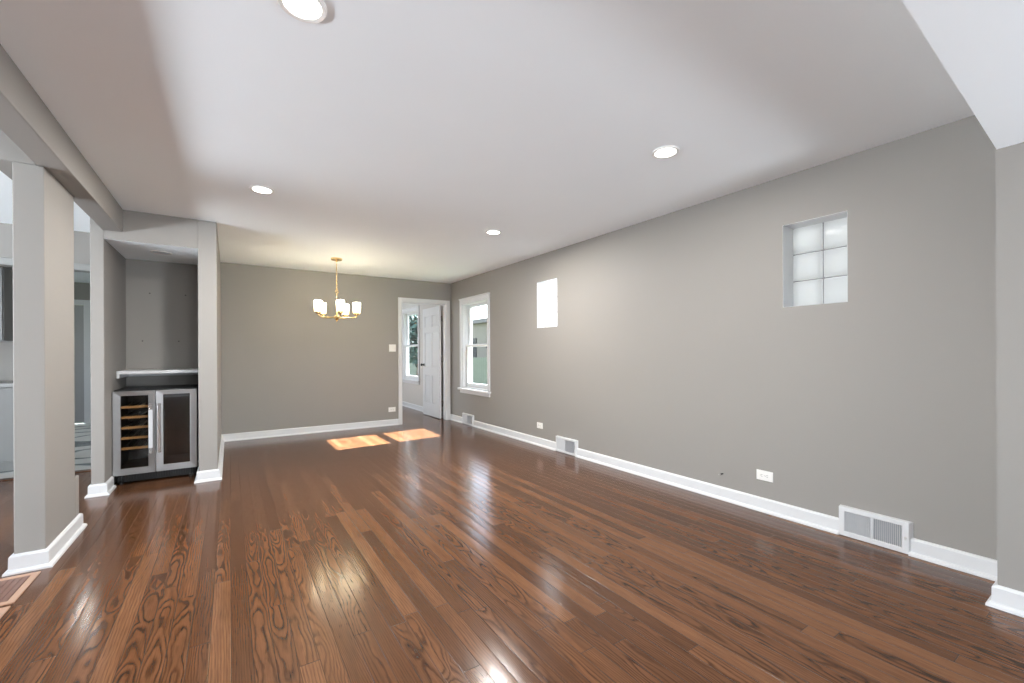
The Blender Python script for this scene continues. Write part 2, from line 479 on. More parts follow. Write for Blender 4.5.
    L.new(N(nt, 'MULTIPLY', pores.outputs[0], N(nt, 'MULTIPLY_ADD', ramp.outputs[0], 0.45, 0.35)), d2.inputs[0]); L.new(dk.outputs[2], d2.inputs[6]); d2.inputs[7].default_value = (0.35, 0.30, 0.28, 1)
    # joints
    ex = N(nt, 'MINIMUM', fx, N(nt, 'SUBTRACT', 1.0, fx))
    ey = N(nt, 'MULTIPLY', N(nt, 'MINIMUM', fy, N(nt, 'SUBTRACT', 1.0, fy)), LEN / W)
    ed = N(nt, 'MINIMUM', ex, ey)
    gap = nt.nodes.new('ShaderNodeMapRange'); gap.inputs[1].default_value = 0.010; gap.inputs[2].default_value = 0.030; gap.inputs[3].default_value = 1; gap.inputs[4].default_value = 0
    L.new(ed, gap.inputs[0])
    d3 = nt.nodes.new('ShaderNodeMix'); d3.data_type = 'RGBA'
    L.new(N(nt, 'MULTIPLY', gap.outputs[0], 0.7), d3.inputs[0]); L.new(d2.outputs[2], d3.inputs[6]); d3.inputs[7].default_value = (0.03, 0.014, 0.008, 1)
    L.new(d3.outputs[2], b.inputs['Base Color'])
    # surface: slightly crowned boards, open grain
    crown = N(nt, 'MULTIPLY', N(nt, 'MULTIPLY', fx, N(nt, 'SUBTRACT', 1.0, fx)), 1.3)
    tilt = N(nt, 'MULTIPLY', N(nt, 'MULTIPLY', N(nt, 'SUBTRACT', r1, 0.5), fx), 0.5)
    hgt = N(nt, 'SUBTRACT', N(nt, 'ADD', crown, tilt), N(nt, 'MULTIPLY', gap.outputs[0], 0.5))
    bp = nt.nodes.new('ShaderNodeBump'); bp.inputs['Strength'].default_value = 0.5; bp.inputs['Distance'].default_value = 0.0022
    L.new(hgt, bp.inputs['Height']); L.new(bp.outputs[0], b.inputs['Normal'])
    rn = nt.nodes.new('ShaderNodeTexNoise'); rn.inputs['Scale'].default_value = 1.6; rn.inputs['Detail'].default_value = 4
    L.new(tc.outputs['Object'], rn.inputs['Vector'])
    rr = nt.nodes.new('ShaderNodeMapRange'); rr.inputs[3].default_value = 0.13; rr.inputs[4].default_value = 0.22
    L.new(rn.outputs['Fac'], rr.inputs[0])
    L.new(rr.outputs[0], b.inputs['Roughness'])
    b.inputs['Specular IOR Level'].default_value = 0.32
    return m
M['oak'] = oak_floor()

def marble():
    m, nt, b = new_mat('veined_marble_tile')
    L = nt.links
    tc = nt.nodes.new('ShaderNodeTexCoord')
    nz = nt.nodes.new('ShaderNodeTexNoise'); nz.inputs['Scale'].default_value = 1.3; nz.inputs['Detail'].default_value = 5
    L.new(tc.outputs['Object'], nz.inputs['Vector'])
    wv = nt.nodes.new('ShaderNodeTexWave'); wv.bands_direction = 'Y'; wv.inputs['Scale'].default_value = 0.6; wv.inputs['Distortion'].default_value = 16; wv.inputs['Detail'].default_value = 3; wv.inputs['Detail Scale'].default_value = 0.9
    L.new(tc.outputs['Object'], wv.inputs['Vector'])
    rp = nt.nodes.new('ShaderNodeValToRGB'); e = rp.color_ramp.elements
    e[0].position = 0.0; e[0].color = (0.12, 0.15, 0.15, 1); e[1].position = 0.16; e[1].color = (0.80, 0.81, 0.78, 1)
    q = e.new(0.05); q.color = (0.25, 0.28, 0.28, 1)
    L.new(wv.outputs['Fac'], rp.inputs[0]); L.new(rp.outputs[0], b.inputs['Base Color'])
    b.inputs['Roughness'].default_value = 0.25
    return m
M['marble'] = marble()

def brick():
    m, nt, b = new_mat('buff_brick')
    tc = nt.nodes.new('ShaderNodeTexCoord'); mp = nt.nodes.new('ShaderNodeMapping')
    mp.inputs['Rotation'].default_value = (PI / 2, 0, PI / 2)
    bk = nt.nodes.new('ShaderNodeTexBrick'); bk.inputs['Scale'].default_value = 4.0
    bk.inputs['Color1'].default_value = (0.20, 0.115, 0.065, 1); bk.inputs['Color2'].default_value = (0.24, 0.155, 0.095, 1); bk.inputs['Mortar'].default_value = (0.2, 0.18, 0.15, 1)
    bk.inputs['Mortar Size'].default_value = 0.02
    nt.links.new(tc.outputs['Object'], mp.inputs[0]); nt.links.new(mp.outputs[0], bk.inputs['Vector'])
    nt.links.new(bk.outputs[0], b.inputs['Base Color']); b.inputs['Roughness'].default_value = 0.85
    return m
M['brick'] = brick()

# ------------------------------------------------------------------ key dimensions (metres)
H = 2.44
XR, YB, YN = 3.32, 7.06, 4.95          # right wall face, back wall face, nook front face
XL, YF = -5.2, -5.0                     # far left wall of the adjoining room, front wall
W1 = (5.735, 6.615, 0.60, 2.03)         # double-hung window
W2 = (4.066, 4.473, 1.508, 2.094)       # glass block windows
W3 = (1.131, 1.518, 1.504, 2.090)
W4 = (8.62, 9.52, 0.62, 2.10)           # sunroom window
DOOR = (2.405, 3.235, 0.0, 2.072)

# ------------------------------------------------------------------ large structure
def struct(m, name, mat, bevel=0):
    return m.build(name, mat, kind='structure', bevel=bevel)

m = MB(); m.box(XL, XR + 0.2, YF, 6.08, -0.12, 0); m.box(-0.98, XR + 0.2, 6.08, 11.0, -0.12, 0)
m.build('floor', M['oak'], origin=(0, 0, 0), kind='structure')
m = MB(); m.box(XL, -0.98, 6.08, 10.4, -0.12, 0.0)
m.build('floor_kitchen', M['marble'], origin=(-3, 8, 0), kind='structure')
m = MB(); m.box(XL, -1.15, 6.04, 6.12, 0.0, 0.008)
struct(m, 'trim_threshold', M['oak'])
m = MB(); m.box(XL, XR + 0.2, YF, 11.0, H, H + 0.15)
struct(m, 'ceiling', M['ceil'])
m = MB(); m.prism([(-0.766, -0.9), (XR, -0.9), (XR, 0.448), (-0.766, 0.312)], 'Z', 2.118, H - 0.0005)
struct(m, 'ceiling_soffit', M['ceil'])

struct(pierced('X', XR, XR + 0.2, YF, YB + 0.12, 0, H, [W1, W2, W3]), 'wall_right', M['wall'])
m = MB(); m.box(2.975, XR - 0.0005, -0.9, 0.44, 0, 2.1175); m.box(2.975, XR - 0.0005, YF, -0.9005, 0, H)
struct(m, 'wall_right_projection', M['wall'])
struct(pierced('Y', YB, YB + 0.12, -0.1, XR - 0.0005, 0, H, [DOOR]), 'wall_back', M['wall'])
FW = [(0.2, 2.0, 0.8, 1.9)]
struct(pierced('Y', YF - 0.2, YF, XL, XR, 0, H, FW), 'wall_front', M['wall'])
struct(pierced('X', XL - 0.2, XL, YF, 10.4, 0, H, [(1.5, 4.0, 0.8, 1.8), (7.3, 9.1, 1.0, 2.0)]), 'wall_left', M['wall'])
# sunroom beyond the back door
struct(pierced('X', 0.3, 0.42, YB + 0.12, 11.0, 0, H, [(8.4, 10.2, 0.7, 2.1)]), 'wall_sunroom_left', M['sunwall'])
struct(pierced('Y', 10.96, 11.1, 0.42, XR, 0, H, []), 'wall_sunroom_back', M['sunwall'])
struct(pierced('X', XR - 0.012, XR + 0.105, YB + 0.121, 11.1, 0, H, [W4]), 'wall_sunroom_right', M['sunwall'])
# nook
m = MB(); m.box(-0.246, -0.1, YN, YB + 0.12, 0, H)
struct(m, 'wall_nook_right', M['wall'], 0.006)
m = MB(); m.box(-0.977, -0.89, YN, 6.0, 0, H)
struct(m, 'wall_nook_left', M['wall'], 0.006)
m = MB(); m.box(-0.8899, -0.2461, 5.86, 5.98, 0, H)
struct(m, 'wall_nook_back', M['wall'])
m = MB(); m.box(-0.8899, -0.2461, YN, YN + 0.12, 2.180, H); m.box(-0.8899, -0.2461, YN, YN + 0.0035, 2.172, 2.1799)
struct(m, 'wall_nook_lintel', M['wall'])
m = MB(); m.box(-0.8899, -0.2461, YN + 0.004, 5.8599, 2.173, 2.1795)
struct(m, 'ceiling_nook', M['ceil'])
# beam and column
m = MB(); m.box(-0.897, -0.766, YF, YN - 0.0005, 2.245, H)
struct(m, 'beam', M['wall'], 0.004)
m = MB()
m.box(-1.10, -0.9, 3.459, 4.01, 2.245, H - 0.0005)
m.box(-0.991, -0.868, 3.459, 4.01, 0, 2.2445)
m.box(-0.991, -0.868, 4.0101, 4.10, 0, 0.364)
struct(m, 'column', M['wall'], 0.005)
# kitchen shell
m = MB(); m.box(XL, -0.978, 6.05, 6.17, 2.11, H); m.box(-1.15, -0.978, 6.05, 6.17, 0, 2.11)
struct(m, 'wall_kitchen_front', M['wall'])
m = MB(); m.box(-0.977, -0.86, 6.1, 10.4, 0, H)
struct(m, 'wall_kitchen_right', M['wall'])
KD = (-3.15, -2.11, 0.0, 2.05)
struct(pierced('Y', 10.3, 10.42, XL, -0.9, 0, H, [KD]), 'wall_kitchen_back', M['wall'])
m = MB(); m.box(XL, -1.15, 6.035, 6.185, 2.045, 2.112); m.box(-1.178, -1.15, 6.035, 6.185, 0, 2.045)
struct(m, 'trim_kitchen_opening', M['kitchen_trim'], 0.004)

# ------------------------------------------------------------------ baseboards
VENTS = [(0.832, 1.177), (3.71, 4.075), (6.21, 6.585)]
m = MB()
run_profile(m, [(2.975, YF), (2.975, 0.44), (XR, 0.44), (XR, VENTS[0][0])])
run_profile(m, [(XR, VENTS[0][1]), (XR, VENTS[1][0])])
run_profile(m, [(XR, VENTS[1][1]), (XR, VENTS[2][0])])
run_profile(m, [(XR, VENTS[2][1]), (XR, YB), (3.292, YB)])
struct(m, 'baseboard_right', M['trim'])
m = MB(); run_profile(m, [(2.35, YB), (-0.1, YB), (-0.1, YN), (-0.246, YN), (-0.246, 5.185)])
struct(m, 'baseboard_back', M['trim'])
m = MB(); run_profile(m, [(-0.89, 5.185), (-0.89, YN), (-0.977, YN), (-0.977, 6.03)])
struct(m, 'baseboard_nook', M['trim'])
m = MB(); run_profile(m, [(-0.93, 4.10), (-0.868, 4.10), (-0.868, 3.459), (-0.991, 3.459), (-0.991, 4.10), (-0.93, 4.10)])
struct(m, 'baseboard_column', M['trim'])
m = MB(); run_profile(m, [(XR - 0.012, YB + 0.13), (XR - 0.012, 10.96), (0.42, 10.96)])
struct(m, 'baseboard_sunroom', M['trim'])
m = MB(); run_profile(m, [(XL, 6.03), (XL, YF)]); run_profile(m, [(XL, YF), (2.975, YF)])
struct(m, 'baseboard_front', M['trim'])
m = MB(); run_profile(m, [(-0.978, 10.3), (-2.03, 10.3)]); run_profile(m, [(-3.23, 10.3), (XL, 10.3)])
struct(m, 'baseboard_kitchen', M['trim'])

# ------------------------------------------------------------------ windows
def double_hung(name, w, x, dp=0.19, si=0.058):
    y0, y1, z0, z1 = w
    root = thing(name, (x, (y0 + y1) / 2, z0), kind='structure')
    c = 0.062
    m = MB()                                                   # casing boards, cap, stool and apron
    m.box(x - 0.02, x, y0 - c, y0, z0 - 0.02, z1); m.box(x - 0.02, x, y1, y1 + c, z0 - 0.02, z1)
    m.box(x - 0.02, x, y0 - c, y1 + c, z1, z1 + 0.06)
    m.prism([(x, z1 + 0.06), (x - 0.022, z1 + 0.06), (x - 0.034, z1 + 0.072), (x - 0.034, z1 + 0.082), (x, z1 + 0.082)], 'Y', y0 - c - 0.006, y1 + c + 0.006)
    m.build('casing', M['trim'], root, bevel=0.003)
    m = MB(); m.box(x - 0.055, x + 0.06, y0 - c - 0.02, y1 + c + 0.02, z0 - 0.03, z0)
    m.box(x - 0.018, x, y0 - c, y1 + c, z0 - 0.085, z0 - 0.03)
    m.build('window_sill', M['trim'], root, bevel=0.004)
    m = MB(); t = 0.018                                        # jamb liner with parting stops
    m.box(x, x + dp, y0, y0 + t, z0, z1); m.box(x, x + dp, y1 - t, y1, z0, z1)
    m.box(x, x + dp, y0 + t, y1 - t, z1 - t, z1); m.box(x, x + dp + 0.01, y0 + t, y1 - t, z0, z0 + t)
    for yy in (y0 + t, y1 - t - 0.012):
        m.box(x + si - 0.013, x + si - 0.001, yy, yy + 0.012, z0 + t, z1 - t); m.box(x + si + 0.035, x + si + 0.047, yy, yy + 0.012, z0 + t, z1 - t)
    m.build('jamb', M['trim'], root, bevel=0.002)
    ya, yb, zm = y0 + t + 0.002, y1 - t - 0.002, (z0 + z1) / 2 + 0.0
    for nm, xa, za, zb, rb, rt in (('lower_sash', x + si, z0 + t, zm + 0.02, 0.07, 0.038), ('upper_sash', x + si + 0.048, zm - 0.02, z1 - t, 0.038, 0.05)):
        xb = xa + 0.034; s = 0.048
        m = MB(); m.box(xa, xb, ya, ya + s, za, zb); m.box(xa, xb, yb - s, yb, za, zb)
        m.box(xa, xb, ya + s, yb - s, za, za + rb); m.box(xa, xb, ya + s, yb - s, zb - rt, zb)
        sash = m.build(nm, M['trim'], root, bevel=0.003)
        m = MB(); m.box(xa + 0.014, xa + 0.019, ya + s - 0.004, yb - s + 0.004, za + rb - 0.004, zb - rt + 0.004)
        m.build('pane', M['glass'], sash)
    m = MB()
    yc = ya + 0.085
    m.box(x + si - 0.022, x + si, yc - 0.03, yc + 0.03, zm - 0.052, zm - 0.022); m.lathe((x + si - 0.018, yc, zm - 0.03), [(0.014, -0.016), (0.016, -0.008), (0.012, 0.006)], 12)
    m.build('sash_lock', M['dark'], root, bevel=0.002, label='black sash lock')
    return root
double_hung('window_1', W1, XR)
double_hung('window_4', W4, XR - 0.012, 0.115, 0.016)

def block_window(name, w):
    y0, y1, z0, z1 = w
    root = thing(name, (XR, (y0 + y1) / 2, z0), kind='structure')
    m = MB(); t = 0.002
    for (a, b, c, d) in ((y0, y0 + t, z0, z1), (y1 - t, y1, z0, z1), (y0 + t, y1 - t, z0, z0 + t), (y0 + t, y1 - t, z1 - t, z1)):
        m.box(XR + 0.001, XR + 0.2, a, b, c, d)
    m.build('reveal', M['trim'], root)
    ya, yb, za, zb = y0 + t, y1 - t, z0 + t, z1 - t
    j = 0.007; bw = (yb - ya - j) / 2; bh = (zb - za - 2 * j) / 3
    m = MB()
    m.box(XR + 0.155, XR + 0.185, ya + bw, ya + bw + j, za, zb)
    for k in (1, 2): 
        zz = za + k * bh + (k - 1) * j
        m.box(XR + 0.155, XR + 0.185, ya, ya + bw, zz, zz + j); m.box(XR + 0.155, XR + 0.185, ya + bw + j, yb, zz, zz + j)
    m.build('mortar_joints', M['mortar'], root)
    for i in range(2):
        for k in range(3):
            a, c = ya + i * (bw + j), za + k * (bh + j)
            m = MB(); m.box(XR + 0.145, XR + 0.195, a + 0.0005, a + bw - 0.0005, c + 0.0005, c + bh - 0.0005)
            m.build('glass_block', M['block'], root, bevel=0.008, seg=3)
    return root
block_window('window_2', W2)
block_window('window_3', W3)

def plain_window(name, axis, a, w, n):
    u0, u1, z0, z1 = w
    P = (lambda u, z: (a, u, z)) if axis == 'X' else (lambda u, z: (u, a, z))
    root = thing(name, P((u0 + u1) / 2, z0), kind='structure')
    def bx(m, ua, ub, za, zb, d0, d1):
        if axis == 'X': m.box(a + d0, a + d1, ua, ub, za, zb)
        else: m.box(ua, ub, a + d0, a + d1, za, zb)
    m = MB()
    for k in range(n + 1):
        u = u0 + (u1 - u0) * k / n
        bx(m, max(u0, u - 0.03), min(u1, u + 0.03), z0, z1, -0.14, -0.09)
    bx(m, u0, u1, z0, z0 + 0.05, -0.139, -0.091); bx(m, u0, u1, z1 - 0.05, z1, -0.139, -0.091)
    m.build('window_frame', M['trim'], root)
    m = MB(); bx(m, u0 - 0.08, u0, z0 - 0.08, z1 + 0.08, 0, 0.02); bx(m, u1, u1 + 0.08, z0 - 0.08, z1 + 0.08, 0, 0.02)
    bx(m, u0, u1, z1, z1 + 0.08, 0, 0.02); bx(m, u0, u1, z0 - 0.08, z0, 0, 0.03)
    m.build('casing', M['trim'], root)
    m = MB(); bx(m, u0 + 0.01, u1 - 0.01, z0 + 0.02, z1 - 0.02, -0.117, -0.112)
    m.build('pane', M['glass'], root)
plain_window('window_5', 'Y', YF, FW[0], 3)
plain_window('window_6', 'X', XL, (1.5, 4.0, 0.8, 1.8), 3)

# ------------------------------------------------------------------ back door
dr = thing('door_1', (3.2, YB + 0.1, 0), kind='structure')
x0, x1, _, zt = DOOR
m = MB(); j = 0.016
m.box(x0, x0 + j, YB - 0.002, YB + 0.135, 0, zt); m.box(x1 - j, x1, YB - 0.002, YB + 0.135, 0, zt); m.box(x0 + j, x1 - j, YB - 0.002, YB + 0.135, zt - j, zt)
m.box(x0 + j, x0 + j + 0.01, YB + 0.05, YB + 0.085, 0, zt - j); m.box(x0 + j, x1 - j, YB + 0.05, YB + 0.085, zt - j - 0.01, zt - j)
m.build('jamb', M['trim'], dr, bevel=0.002)
m = MB(); c = 0.054
for ya, yb in ((YB - 0.018, YB), (YB + 0.121, YB + 0.139)):
    m.box(x0 - c, x0 + 0.004, ya, yb, 0, zt + c); m.box(x1 - 0.004, x1 + c + 0.004, ya, yb, 0, zt + c); m.box(x0 + 0.004, x1 - 0.004, ya, yb, zt - 0.004, zt + c)
m.build('casing', M['trim'], dr, bevel=0.004)
# six-panel slab standing open at a right angle, hinged on the right jamb
SX0, SX1, SY0, SY1, SZ0, SZ1 = 3.158, 3.193, YB + 0.145, YB + 0.145 + 0.80, 0.012, 2.045
m = MB()
core = 0.010
m.box(SX0 + core, SX1 - core, SY0, SY1, SZ0, SZ1)
rows = [(0.24, 0.78), (0.92, 1.58), (1.68, 1.90)]
cols = [(SY0 + 0.11, SY0 + 0.35), (SY0 + 0.45, SY0 + 0.69)]
for xa, xb in ((SX0, SX0 + core), (SX1 - core, SX1)):
    ys_ = [SY0, cols[0][0], cols[0][1], cols[1][0], cols[1][1], SY1]
    for k in (0, 2, 4): m.box(xa, xb, ys_[k], ys_[k + 1], SZ0, SZ1)
    for (ca, cbb) in cols:
        zz = [SZ0] + [z for r in rows for z in r] + [SZ1]
        for k in range(0, len(zz), 2): m.box(xa, xb, ca, cbb, zz[k], zz[k + 1])
        for (ra, rb) in rows:
            q = 0.028
            xi = xa + 0.002 if xa == SX0 else xb - 0.002
            xo = SX0 + core if xa == SX0 else SX1 - core
            vs = [(xo, ca + 0.006, ra + 0.006), (xo, cbb - 0.006, ra + 0.006), (xo, cbb - 0.006, rb - 0.006), (xo, ca + 0.006, rb - 0.006),
                  (xi, ca + q, ra + q), (xi, cbb - q, ra + q), (xi, cbb - q, rb - q), (xi, ca + q, rb - q)]
            m.add(vs, [(0, 1, 5, 4), (1, 2, 6, 5), (2, 3, 7, 6), (3, 0, 4, 7), (4, 5, 6, 7)])
slab = m.build('door_panel', M['trim'], dr, bevel=0.002)
m = MB()
for s, xf in ((-1, SX0), (1, SX1)):
    prof = [(0.026, 0), (0.026, 0.006), (0.010, 0.010), (0.010, 0.035), (0.024, 0.042), (0.027, 0.055), (0.02, 0.066), (0.004, 0.069)]
    m.lathe((xf, SY1 - 0.065, 0.97), [(r, s * h) for r, h in prof], 16, 'X')
m.build('doorknob', M['dark'], slab, label='dark round doorknob')
for z in (0.28, 1.08, 1.82):
    m = MB(); m.lathe((3.207, YB + 0.142, z - 0.05), [(0.009, 0), (0.009, 0.10)], 10)
    m.lathe((3.207, YB + 0.142, z - 0.056), [(0.004, 0), (0.011, 0.003), (0.011, 0.006)], 10)
    m.box(3.194, 3.218, YB + 0.1405, YB + 0.1435, z - 0.05, z + 0.05)
    m.build('hinge', M['bronze'], dr, label='dark bronze hinge')
# kitchen door far behind the column
kd = thing('door_2', (-2.6, 10.3, 0), kind='structure')
m = MB()
m.box(KD[0] - 0.09, KD[0], 10.28, 10.3, 0, 2.14); m.box(KD[1], KD[1] + 0.09, 10.28, 10.3, 0, 2.14); m.box(KD[0], KD[1], 10.28, 10.3, 2.05, 2.14)
m.build('casing', M['trim'], kd, bevel=0.004)
m = MB(); m.box(KD[0] + 0.004, KD[1] - 0.004, 10.335, 10.37, 0.01, 2.045)
for za, zb in ((0.2, 0.9), (1.05, 1.9)):
    m.box(KD[0] + 0.12, KD[1] - 0.12, 10.33, 10.335, za, zb)
m.build('door_panel', M['kitchen_grey'], kd, bevel=0.003)

# ------------------------------------------------------------------ recessed lights
def downlight(name, x, y, z, label, group, lit=True, r=0.082, power=13):
    root = thing(name, (x, y, z), label, 'light', group)
    m = MB(); m.lathe((x, y, z), [(r, 0.0), (r, -0.006), (r - 0.004, -0.010), (r - 0.018, -0.008), (r - 0.022, 0.0)], 40, 'Z', False)
    m.build('trim_ring', M['plastic'], root)
    m = MB(); m.lathe((x, y, z), [(r - 0.019, -0.0005), (r - 0.020, -0.0065), (0.002, -0.0075)], 40, 'Z', True)
    m.build('lens', M['lens'] if lit else M['lens_off'], root, label='glowing lens' if lit else None)
    if lit:
        l = bpy.data.lights.new('lamp_light', 'AREA'); l.shape = 'DISK'; l.size = 0.11; l.energy = power; l.color = (1, 0.97, 0.93)
        o = bpy.data.objects.new('lamp_light', l); COL.objects.link(o); o.parent = root; o.location = (0, 0, -0.02)
    return root
LG = 'recessed ceiling downlights'
downlight('downlight', 0.21, 3.78, H, 'round recessed ceiling light nearest the dropped beam on the left', LG, power=26)
downlight('downlight', 0.223, 1.70, H, 'recessed ceiling light cut by the top edge of the picture', LG, power=24)
downlight('downlight', 2.285, 1.724, H, 'round recessed ceiling light in front of the larger glass block window', LG, power=9)
downlight('downlight', 2.285, 3.83, H, 'small looking recessed ceiling light towards the back corner window', LG, power=30)
downlight('downlight', -0.55, 5.33, 2.176, 'unlit round light in the low ceiling of the nook', None, lit=False, r=0.085)
downlight('downlight', -1.64, 8.19, H, 'recessed kitchen ceiling light hidden behind the column', None, power=4)

# ------------------------------------------------------------------ chandelier
cx, cy = 1.178, 5.996
ch = thing('chandelier', (cx, cy, H), 'brass five-arm chandelier with lit white glass shades hanging on a chain', 'chandelier')
m = MB(); m.lathe((cx, cy, H), [(0.070, 0), (0.070, -0.016), (0.064, -0.024), (0.016, -0.028), (0.010, -0.045), (0.004, -0.05)], 32)
m.build('canopy', M['brass'], ch)
m = MB(); z = H - 0.05; k = 0
while z > 2.03:
    a = k * PI / 2 + 0.5
    pts = [(cx + math.cos(a) * 0.008 * math.sin(t), cy + math.sin(a) * 0.008 * math.sin(t), z - 0.014 + 0.019 * math.cos(t)) for t in [2 * PI * i / 12 for i in range(12)]]
    m.tube(pts, 0.0026, 6, True); z -= 0.029; k += 1
m.tube([(cx + 0.006, cy, H - 0.05), (cx - 0.006, cy + 0.004, 2.25), (cx + 0.004, cy, 2.02)], 0.0022, 6)
m.build('chain', M['brass'], ch)
m = MB(); lp = [(cx + 0.8365 * 0.020 * math.sin(t), cy - 0.548 * 0.020 * math.sin(t), 2.006 + 0.022 * math.cos(t)) for t in [2 * PI * i / 16 for i in range(16)]]
m.tube(lp, 0.004, 8, True)
m.lathe((cx, cy, 1.66), [(0.006, 0), (0.006, 0.30), (0.010, 0.305), (0.010, 0.322), (0.003, 0.328)], 12)
m.build('stem', M['brass'], ch)
m = MB(); m.lathe((cx, cy, 1.655), [(0.003, -0.045), (0.012, -0.038), (0.008, -0.028), (0.026, -0.015), (0.034, 0.0), (0.034, 0.022), (0.018, 0.034), (0.006, 0.05)], 24)
m.build('hub', M['brass'], ch)
RA = 0.248
for k in range(5):
    ph = math.radians(10 + 72 * k)
    lat, tow = math.sin(ph), math.cos(ph)
    dx, dy = lat * 0.981 + tow * -0.193, lat * -0.193 + tow * -0.981
    P = lambda r, zz: (cx + dx * r, cy + dy * r, zz)
    m = MB()
    m.tube([P(0.03, 1.665), P(0.12, 1.663), P(0.200, 1.664), P(0.231, 1.668), P(0.244, 1.680), P(RA, 1.70)], 0.0065, 8)
    m.lathe((*P(RA, 0)[:2], 1.692), [(0.008, 0), (0.022, 0.006), (0.032, 0.014), (0.034, 0.034), (0.030, 0.036), (0.012, 0.030)], 20)
    arm = m.build('arm', M['brass'], ch)
    c = P(RA, 1.724)
    m = MB(); m.lathe(c, [(0.034, 0.0), (0.046, 0.002), (0.0475, 0.012), (0.0475, 0.137), (0.0465, 0.140), (0.0440, 0.137), (0.0440, 0.014), (0.034, 0.006)], 28, 'Z', False)
    m.build('lamp_shade', M['shade'], ch)
    m = MB(); m.lathe((c[0], c[1], c[2] + 0.005), [(0.012, 0), (0.012, 0.035), (0.022, 0.062), (0.024, 0.08), (0.014, 0.10), (0.003, 0.105)], 14)
    m.build('bulb', M['bulb'], arm)

# ------------------------------------------------------------------ wine fridge in the nook
FX0, FX1, FY = -0.885, -0.271, 5.20
fr = thing('wine_fridge', ((FX0 + FX1) / 2, FY + 0.3, 0), 'stainless double-door wine fridge under the shelf in the nook', 'wine fridge')
mid = -0.5825; yd = FY + 0.042
m = MB(); t = 0.022; yb = 5.80
m.box(FX0 + 0.004, FX0 + t, yd, yb, 0.095, 0.862); m.box(FX1 - t, FX1 - 0.004, yd, yb, 0.095, 0.862)
m.box(FX0 + t, FX1 - t, yd, yb, 0.845, 0.862); m.box(FX0 + t, FX1 - t, yd, yb, 0.095, 0.125)
m.box(FX0 + t, FX1 - t, yb - 0.02, yb, 0.125, 0.845); m.box(mid - 0.02, mid + 0.02, yd, yb - 0.02, 0.125, 0.845)
body = m.build('body', M['fridge_black'], fr)
m = MB(); m.box(FX0 + 0.02, FX1 - 0.02, FY + 0.075, FY + 0.10, 0.012, 0.094)
for i in range(28):
    xx = FX0 + 0.05 + i * 0.0192
    m.box(xx, xx + 0.008, FY + 0.071, FY + 0.075, 0.03, 0.078)
m.build('toe_kick', M['fridge_black'], fr, bevel=0.002)
for xx in (FX0 + 0.05, FX1 - 0.05):
    m = MB(); m.lathe((xx, FY + 0.06, 0), [(0.018, 0), (0.018, 0.02), (0.008, 0.024), (0.008, 0.095)], 12)
    m.build('foot', M['fridge_black'], fr)
for (a, b, hs, tint) in ((FX0, mid - 0.0025, 1, 'tint'), (mid + 0.0025, FX1, -1, 'dark_tint')):
    la, lb, lt, lo = 0.055, 0.052, 0.042, 0.058
    if hs < 0: la, lb = lb, la
    z0, z1 = 0.091, 0.853
    # mitred stainless frame
    O = [(a, z0), (b, z0), (b, z1), (a, z1)]; I = [(a + la, z0 + lo), (b - lb, z0 + lo), (b - lb, z1 - lt), (a + la, z1 - lt)]
    vs = [(p[0], FY, p[1]) for p in O] + [(p[0], FY + 0.003, p[1]) for p in I] + [(p[0], FY + 0.038, p[1]) for p in O] + [(p[0], FY + 0.038, p[1]) for p in I]
    fs = []
    for i in range(4):
        k = (i + 1) % 4
        fs += [(i, k, 4 + k, 4 + i), (i, 8 + i, 8 + k, k), (4 + i, 4 + k, 12 + k, 12 + i), (8 + i, 12 + i, 12 + k, 8 + k)]
    m = MB(); m.add(vs, fs)
    door = m.build('door', M['steel'], fr, bevel=0.0025, label='stainless framed glass door')
    m = MB(); m.box(a + la - 0.003, b - lb + 0.003, FY + 0.012, FY + 0.017, z0 + lo - 0.003, z1 - lt + 0.003)
    m.build('pane', M[tint], door, label='smoked glass pane')
    hx = (b - lb / 2 - 0.002) if hs > 0 else (a + la / 2 + 0.002)
    m = MB()
    m.box(hx - 0.0125, hx + 0.0125, FY - 0.048, FY - 0.036, 0.275, 0.735)
    for zz in (0.30, 0.71):
        m.box(hx - 0.008, hx + 0.008, FY - 0.036, FY + 0.002, zz - 0.012, zz + 0.012)
    hd = m.build('handle', M['polished'], door, bevel=0.003)
    if hs > 0:
        m = MB(); m.box(hx - 0.014, hx + 0.014, FY - 0.0505, FY - 0.0485, 0.325, 0.68); m.box(hx - 0.0155, hx - 0.0135, FY - 0.05, FY - 0.034, 0.325, 0.68)
        m.build('protective_film', M['film'], hd, label='white protective film on the handle')
for k in range(5):
    zz = 0.324 + 0.095 * k
    m = MB(); m.box(FX0 + 0.024, mid - 0.022, FY + 0.048, FY + 0.066, zz - 0.011, zz + 0.011)
    rk = MB()
    for i in range(4):
        xx = FX0 + 0.05 + i * 0.06
        rk.box(xx, xx + 0.012, FY + 0.0665, 5.76, zz - 0.006, zz + 0.002)
    rk.build('rack_runner', M['fridge_in'], fr)
    m.build('wine_rack', M['shelf_wood'], fr, bevel=0.002, label='pale wooden bottle rack')
for k in range(3):
    zz = 0.30 + 0.17 * k
    m = MB(); 
    for i in range(9):
        m.box(mid + 0.024, FX1 - 0.024, FY + 0.06 + i * 0.06, FY + 0.066 + i * 0.06, zz, zz + 0.005)
    m.box(mid + 0.024, mid + 0.03, FY + 0.06, 5.76, zz - 0.004, zz); m.box(FX1 - 0.03, FX1 - 0.024, FY + 0.06, 5.76, zz - 0.004, zz)
    m.build('wire_shelf', M['fridge_in'], fr)

